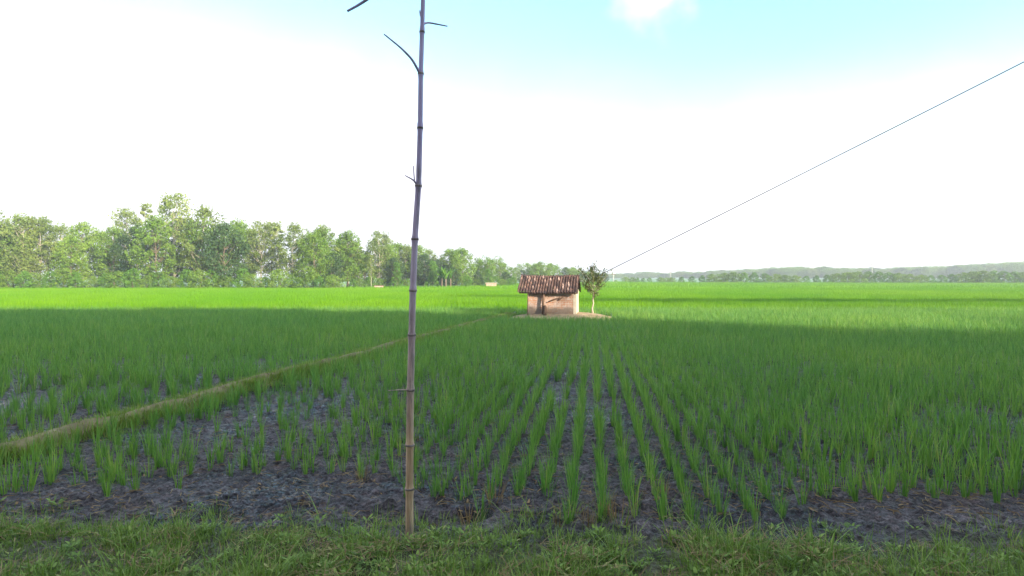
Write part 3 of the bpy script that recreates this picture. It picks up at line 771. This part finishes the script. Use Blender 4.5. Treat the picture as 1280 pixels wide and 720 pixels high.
# undergrowth at the foot of both
cnt = 0
for px in list(range(-40, 436, 17)):
    kk = 'bush' if px % 2 else 'scrub'
    plant(kk, px+tr.uniform(-4, 4), 70+tr.uniform(0, 3), tr.uniform(336, 347), und('in the undergrowth of the left grove', kk), 'undergrowth below the left grove')
for px in list(range(440, 640, 9)):
    kk = 'bush' if px % 2 else 'scrub'
    plant(kk, px+tr.uniform(-3, 3), np.interp(px, [438, 640], [80, 96]), tr.uniform(345, 350), und('in the undergrowth of the far line', kk), 'undergrowth below the far line')
# dark round bushes and pale scrub on the right, farther off
cnt = 0
bl = [(770, 160, 350), (782, 168, 346.5), (790, 150, 347), (797, 150, 347), (804, 152, 347.5), (812, 150, 347), (826, 148, 347), (833, 150, 347.2), (840, 150, 347)]
bl += [(x, 142-(x-850)*.03, 346-5*math.sin((x-850)*.02)**2-(x-850)*.006) for x in range(852, 1330, 13)]
for i, (px, Y, yt) in enumerate(sorted(bl)):
    nm = 'bush' if (i//3) % 2 == 0 else 'scrub'
    plant(nm, px, Y, yt, und('in the far right hedge line', nm), 'bushes along the far edge of the field', 1.15)
# hazy wood on the right horizon: one mass
tc_ = hidden_collection('wood_pieces', [KIND['mid'][1], KIND['dark'][1], KIND['spread'][1], KIND['grey'][1]])
pts = []; rz = []; sc_ = []; ix = []
for x in np.arange(732, 1420, 3.2):
    for rowi in range(2):
        Y = 420+tr.uniform(0, 60)+rowi*60 if x < 850 else np.interp(x, [850, 1000, 1420], [420, 330, 300])+tr.uniform(0, 50)
        yt = np.interp(x, [732, 770, 785, 800, 830, 842, 880, 1000, 1100, 1280, 1420], [340, 342, 341, 340.5, 341, 341, 339, 334, 336, 329, 328])+2.2*mnoise.noise(Vector((x*.05, 0, 0)))+tr.uniform(-.5, 2.5)
        k = tr.randrange(4); h = H-(yt-HZ)/F*Y; s = h/(10, 9, 9, 12)[k]
        pts.append(tuple(P(x+tr.uniform(-2, 2), Y))); rz.append(tr.uniform(0, 6.28)); sc_.append((max(s, .8)*1.5, max(s, .8)*1.5, s)); ix.append(k)
tag(scatter('distant_wood', np.array(pts), np.array(rz), np.array(sc_), ix, tc_), 'hazy blue-grey wood along the right horizon', 'wood', kind='stuff')

# banana plants at the foot of the far line
def banana(loc, h, seed, label):
    rs = random.Random(seed); root = empty('banana_plant', loc)
    mb = MB(); mb.tube([(0, 0, -.1), (.05, 0, h*.25), (.02, .05, h*.5)], [.12, .10, .06], 8); mb.build('stem', M_BARK, root, smooth=True)
    lf = MB()
    for i in range(8):
        az = i*.785+rs.uniform(-.2, .2); blade(lf, (0, 0, h*.45), az, rs.uniform(.1, .5), h*.65, .42, 1.3, 6)
    lf.build('leaves', LEAF[2], root); tag(root, label, 'banana plant', 'banana plants at the far line')
banana(P(552, 82), 3.2, 1, 'leftmost banana plant with arching leaves before the far line of trees')
banana(P(557, 81), 2.9, 2, 'middle banana plant of three before the far line of trees')
banana(P(563, 83), 3.0, 3, 'rightmost banana plant of three before the far line of trees')

# the two small field trees, with upward leafy shoots
M_LEAFT = leaf_mat('leaf_field_tree', [(0, (.07, .10, .045)), (.5, (.14, .18, .07)), (.8, (.25, .28, .10)), (1, (.38, .34, .15))], .3)
def field_tree(loc, h, w, seed, label, nsh=34, leafl=.16, cb=.33):
    rs = random.Random(seed); root = empty('field_tree', loc); tm = MB(); lf = MB()
    st = [Vector((0, 0, -.05))]
    for i in range(1, 9): st.append(Vector((rs.gauss(0, .012)*h, rs.gauss(0, .012)*h, h*.74*i/8)))
    tm.tube(st, [.017*h*(1.3 if i == 0 else 1-.09*i) for i in range(9)], 8)
    for j in range(nsh):
        t = (j+.5)/nsh; z = h*(cb+(.70-cb)*t); i0 = min(7, int(z/(h*.74)*8)); bp = st[i0].lerp(st[i0+1], rs.random())
        a = j*2.4+rs.uniform(-.5, .5); prof = math.sin(math.pi*(.12+.72*t)); ln = w*.5*prof*rs.uniform(.65, 1.12)
        e = bp+Vector((math.cos(a)*ln, math.sin(a)*ln, ln*rs.uniform(.35, .95)+.06*h*t))
        if j > nsh-6: e = bp+Vector((rs.gauss(0, .06)*w, rs.gauss(0, .06)*w, h*rs.uniform(.15, .26)))
        md = bp.lerp(e, .5)+Vector((0, 0, -.012*h))
        tm.tube([bp, md, e], [.0055*h, .0038*h, .0014*h], 5, cap=False)
        nn = 40; top = t > .6
        for q in range(nn):
            s = .3+.72*q/nn; p = bp.lerp(e, s) if s < 1 else e
            az = a+rs.uniform(-1.9, 1.9); ll = leafl*rs.uniform(.6, 1.15)
            o = Vector((rs.gauss(0, .028)*w, rs.gauss(0, .028)*w, rs.gauss(0, .02)*h))
            blade(lf, tuple(p+o), az, rs.uniform(.35, 1.7), ll, ll*.34, rs.uniform(0, .8), 3, (rs.uniform(0, .4) if top else rs.uniform(.35, 1)))
    tm.build('trunk', M_BARKP, root, smooth=True); lf.build('crown', M_LEAFT, root)
    return tag(root, label, 'tree')
field_tree(TREE1+Vector((0, 0, .17)), 2.05, 1.4, 5, 'small leafy tree with thin trunk right beside the sunlit pump house', 38, .14)

# ------------------------------------------------------------------ cables and their poles
def cable(a, b, sag, r, label):
    n = 40; pts = [a.lerp(b, i/n)-Vector((0, 0, sag*4*(i/n)*(1-i/n))) for i in range(n+1)]
    mb = MB(); mb.tube([p-a for p in pts], r, 5); o = mb.build('power_cable', M_CABLE, loc=a); tag(o, label, 'cable')
m = Mat('cable_rubber'); M_CABLE = m.pbr((.06, .06, .07), .6)
m = Mat('concrete_pole'); n_ = m.noise(6, 4, .6, m.obj()); M_CONC = m.pbr(m.ramp(n_, [(.3, (.32, .31, .30)), (.7, (.48, .47, .45))]), .85)
def util_pole(loc, h, r, label, group=None):
    root = empty('utility_pole', loc); mb = MB(); mb.tube([(0, 0, -.2), (0, 0, h*.5), (0, 0, h)], [r, r*.85, r*.7], 10); mb.build('shaft', M_CONC, root, smooth=True)
    mb = MB(); mb.box((-r*5, -r*.55, h-.55), (r*5, -r*.75-.06, h-.43)); mb.build('crossarm', M_WOOD, root)
    for sx in (-r*4, r*4):
        mb = MB(); mb.tube([(sx, -r*.65, h-.42), (sx, -r*.65, h-.28)], .035, 6); mb.build('insulator', M_PALE, root)
    return tag(root, label, 'utility pole', group)
pole_p = P(1420, 13.0); util_pole(pole_p, 8.2, .13, 'concrete utility pole beyond the right edge holding the cable')
cable(Q(742, 347.5, TREE1.y), Q(1417, 8, 13.0), .02, .014, 'thin cable rising right across the sky from the small tree by the sunlit pump house')
for px, Y, yt, lab in ((766.7, 165, 341, 'small distant pale utility pole just right of the small sunlit tree'), (838, 230, 339, 'small distant utility pole above the far hedge, middle of the three'), (1090, 210, 329, 'distant utility pole above the hazy wood, rightmost of the three')):
    util_pole(P(px, Y), H-(yt-HZ)/F*Y, .14, lab, 'distant utility poles')

# ------------------------------------------------------------------ the wood behind the camera whose shade lies over the near paddy
bc2 = hidden_collection('shade_pieces', [KIND['mid'][1], KIND['dark'][1], KIND['mid'][0]])
pts = []; rz = []; sc_ = []; ix = []
BY = -14.0
ca, sa, te = math.cos(SUN_AZ), math.sin(SUN_AZ), math.tan(SUN_EL)
for row in range(3):
    yb = BY-row*2.6
    for x in np.arange(-14, 92, 2.3):
        xx = x+tr.uniform(-.6, .6)
        # shadow edge: depth wanted for the point the top of this tree shades
        gx = xx-(25.5-yb)/ca*sa
        edge = np.interp(gx, [-30, -12, -5, -2, 0, 5, 9, 20], [27.5, 28.2, 24.6, 19.8, 18.6, 18.8, 21.8, 24.2])+.45*math.sin(gx*1.9)+(1.5*mnoise.noise(Vector((gx*.35, 3, row))) if abs(gx-1) > 6 else 0)
        h = (edge-4.2-yb)/ca*te*.97
        k = tr.randrange(2); s = h/(10, 9)[k]*1.0
        pts.append((xx, yb, 0)); rz.append(tr.uniform(0, 6.28)); sc_.append((s*.8, s*.8, s)); ix.append(k)
        pts.append((xx+1.1, yb-.7, 0)); rz.append(tr.uniform(0, 6.28)); sc_.append((s*.8, s*.8, s*.72)); ix.append(1-k)
        pts.append((xx, yb+.4, 0)); rz.append(0); sc_.append((1.3, 1.3, s)); ix.append(2)
tag(scatter('wood_behind', np.array(pts), np.array(rz), np.array(sc_), ix, bc2), 'dense wood behind the viewpoint shading the near paddy', 'wood', kind='stuff')
# unseen trees added to that wood, crowns shaped to cast the narrow bands farther out
def band_shade_caster(gx0, gx1, gy0, gy1, yb, label, seed):
    nr = np.random.default_rng(seed); n = 5200
    gx = nr.uniform(gx0, gx1, n); t = nr.uniform(0, 1, n)
    mid = (gx-gx0)/(gx1-gx0); wob = .35*np.sin(gx*1.3)+.25*np.sin(gx*3.1+1)
    gy = gy0+(gy1-gy0)*t*(.55+.45*np.sin(np.pi*np.clip(mid, .02, .98)))+wob
    yy = yb+nr.normal(0, 1.2, n); dl = (gy-yy)/ca
    c = np.stack([gx+dl*sa, yy, dl*te], 1); x0 = c[:, 0].mean(); zz = c[:, 2].mean()
    c -= np.array([x0, yb, 0])
    u = nr.normal(size=(n, 3)); u /= np.linalg.norm(u, axis=1)[:, None]; w = np.cross(u, nr.normal(size=(n, 3))); w /= np.linalg.norm(w, axis=1)[:, None]; s = nr.uniform(.25, .6, n)[:, None]
    root = empty('added_shade_tree', (x0, yb, 0))
    quads_mb(np.stack([c-u*s*.5, c+w*s*.3, c+u*s*.5, c-w*s*.3], 1), nr.random(n)).build('crown', LEAF[1], root)
    mb = MB(); mb.tube([(0, 0, -.2), (.2, 0, zz*.5), (0, 0, zz)], [.3, .22, .1], 8)
    for q in (-.35, -.18, .2, .36): mb.tube([(.1, 0, zz*.8), (q*(gx1-gx0), 0, zz)], [.12, .04], 5, cap=False)
    mb.build('trunk', M_BARK, root, smooth=True); tag(root, label, 'tree', 'added shade trees behind the viewpoint')
band_shade_caster(3.4, 14, 33.5, 37.5, -16, 'added shade tree behind the viewpoint, first from the left', 1)
band_shade_caster(13, 24, 33.0, 37.0, -18, 'added shade tree behind the viewpoint, second from the left', 2)
band_shade_caster(23, 36, 32.5, 36.5, -16, 'added shade tree behind the viewpoint, third from the left', 3)
band_shade_caster(-5.5, 2.5, 41.5, 43.5, -22, 'added shade tree behind the viewpoint, rearmost', 4)

# ------------------------------------------------------------------ haze
hb = MB(); hb.box((-900, -120, -1.0), (900, 900, 40)); m = Mat('haze_air')
pv = m.n('ShaderNodeVolumePrincipled', {'Color': (.86, .92, 1.0, 1), 'Density': .0011, 'Anisotropy': .2}); m.t.links.new(pv.outputs[0], m.out.inputs['Volume'])
tag(hb.build('haze', m.m), 'thin pale haze over the field', 'haze', kind='stuff')
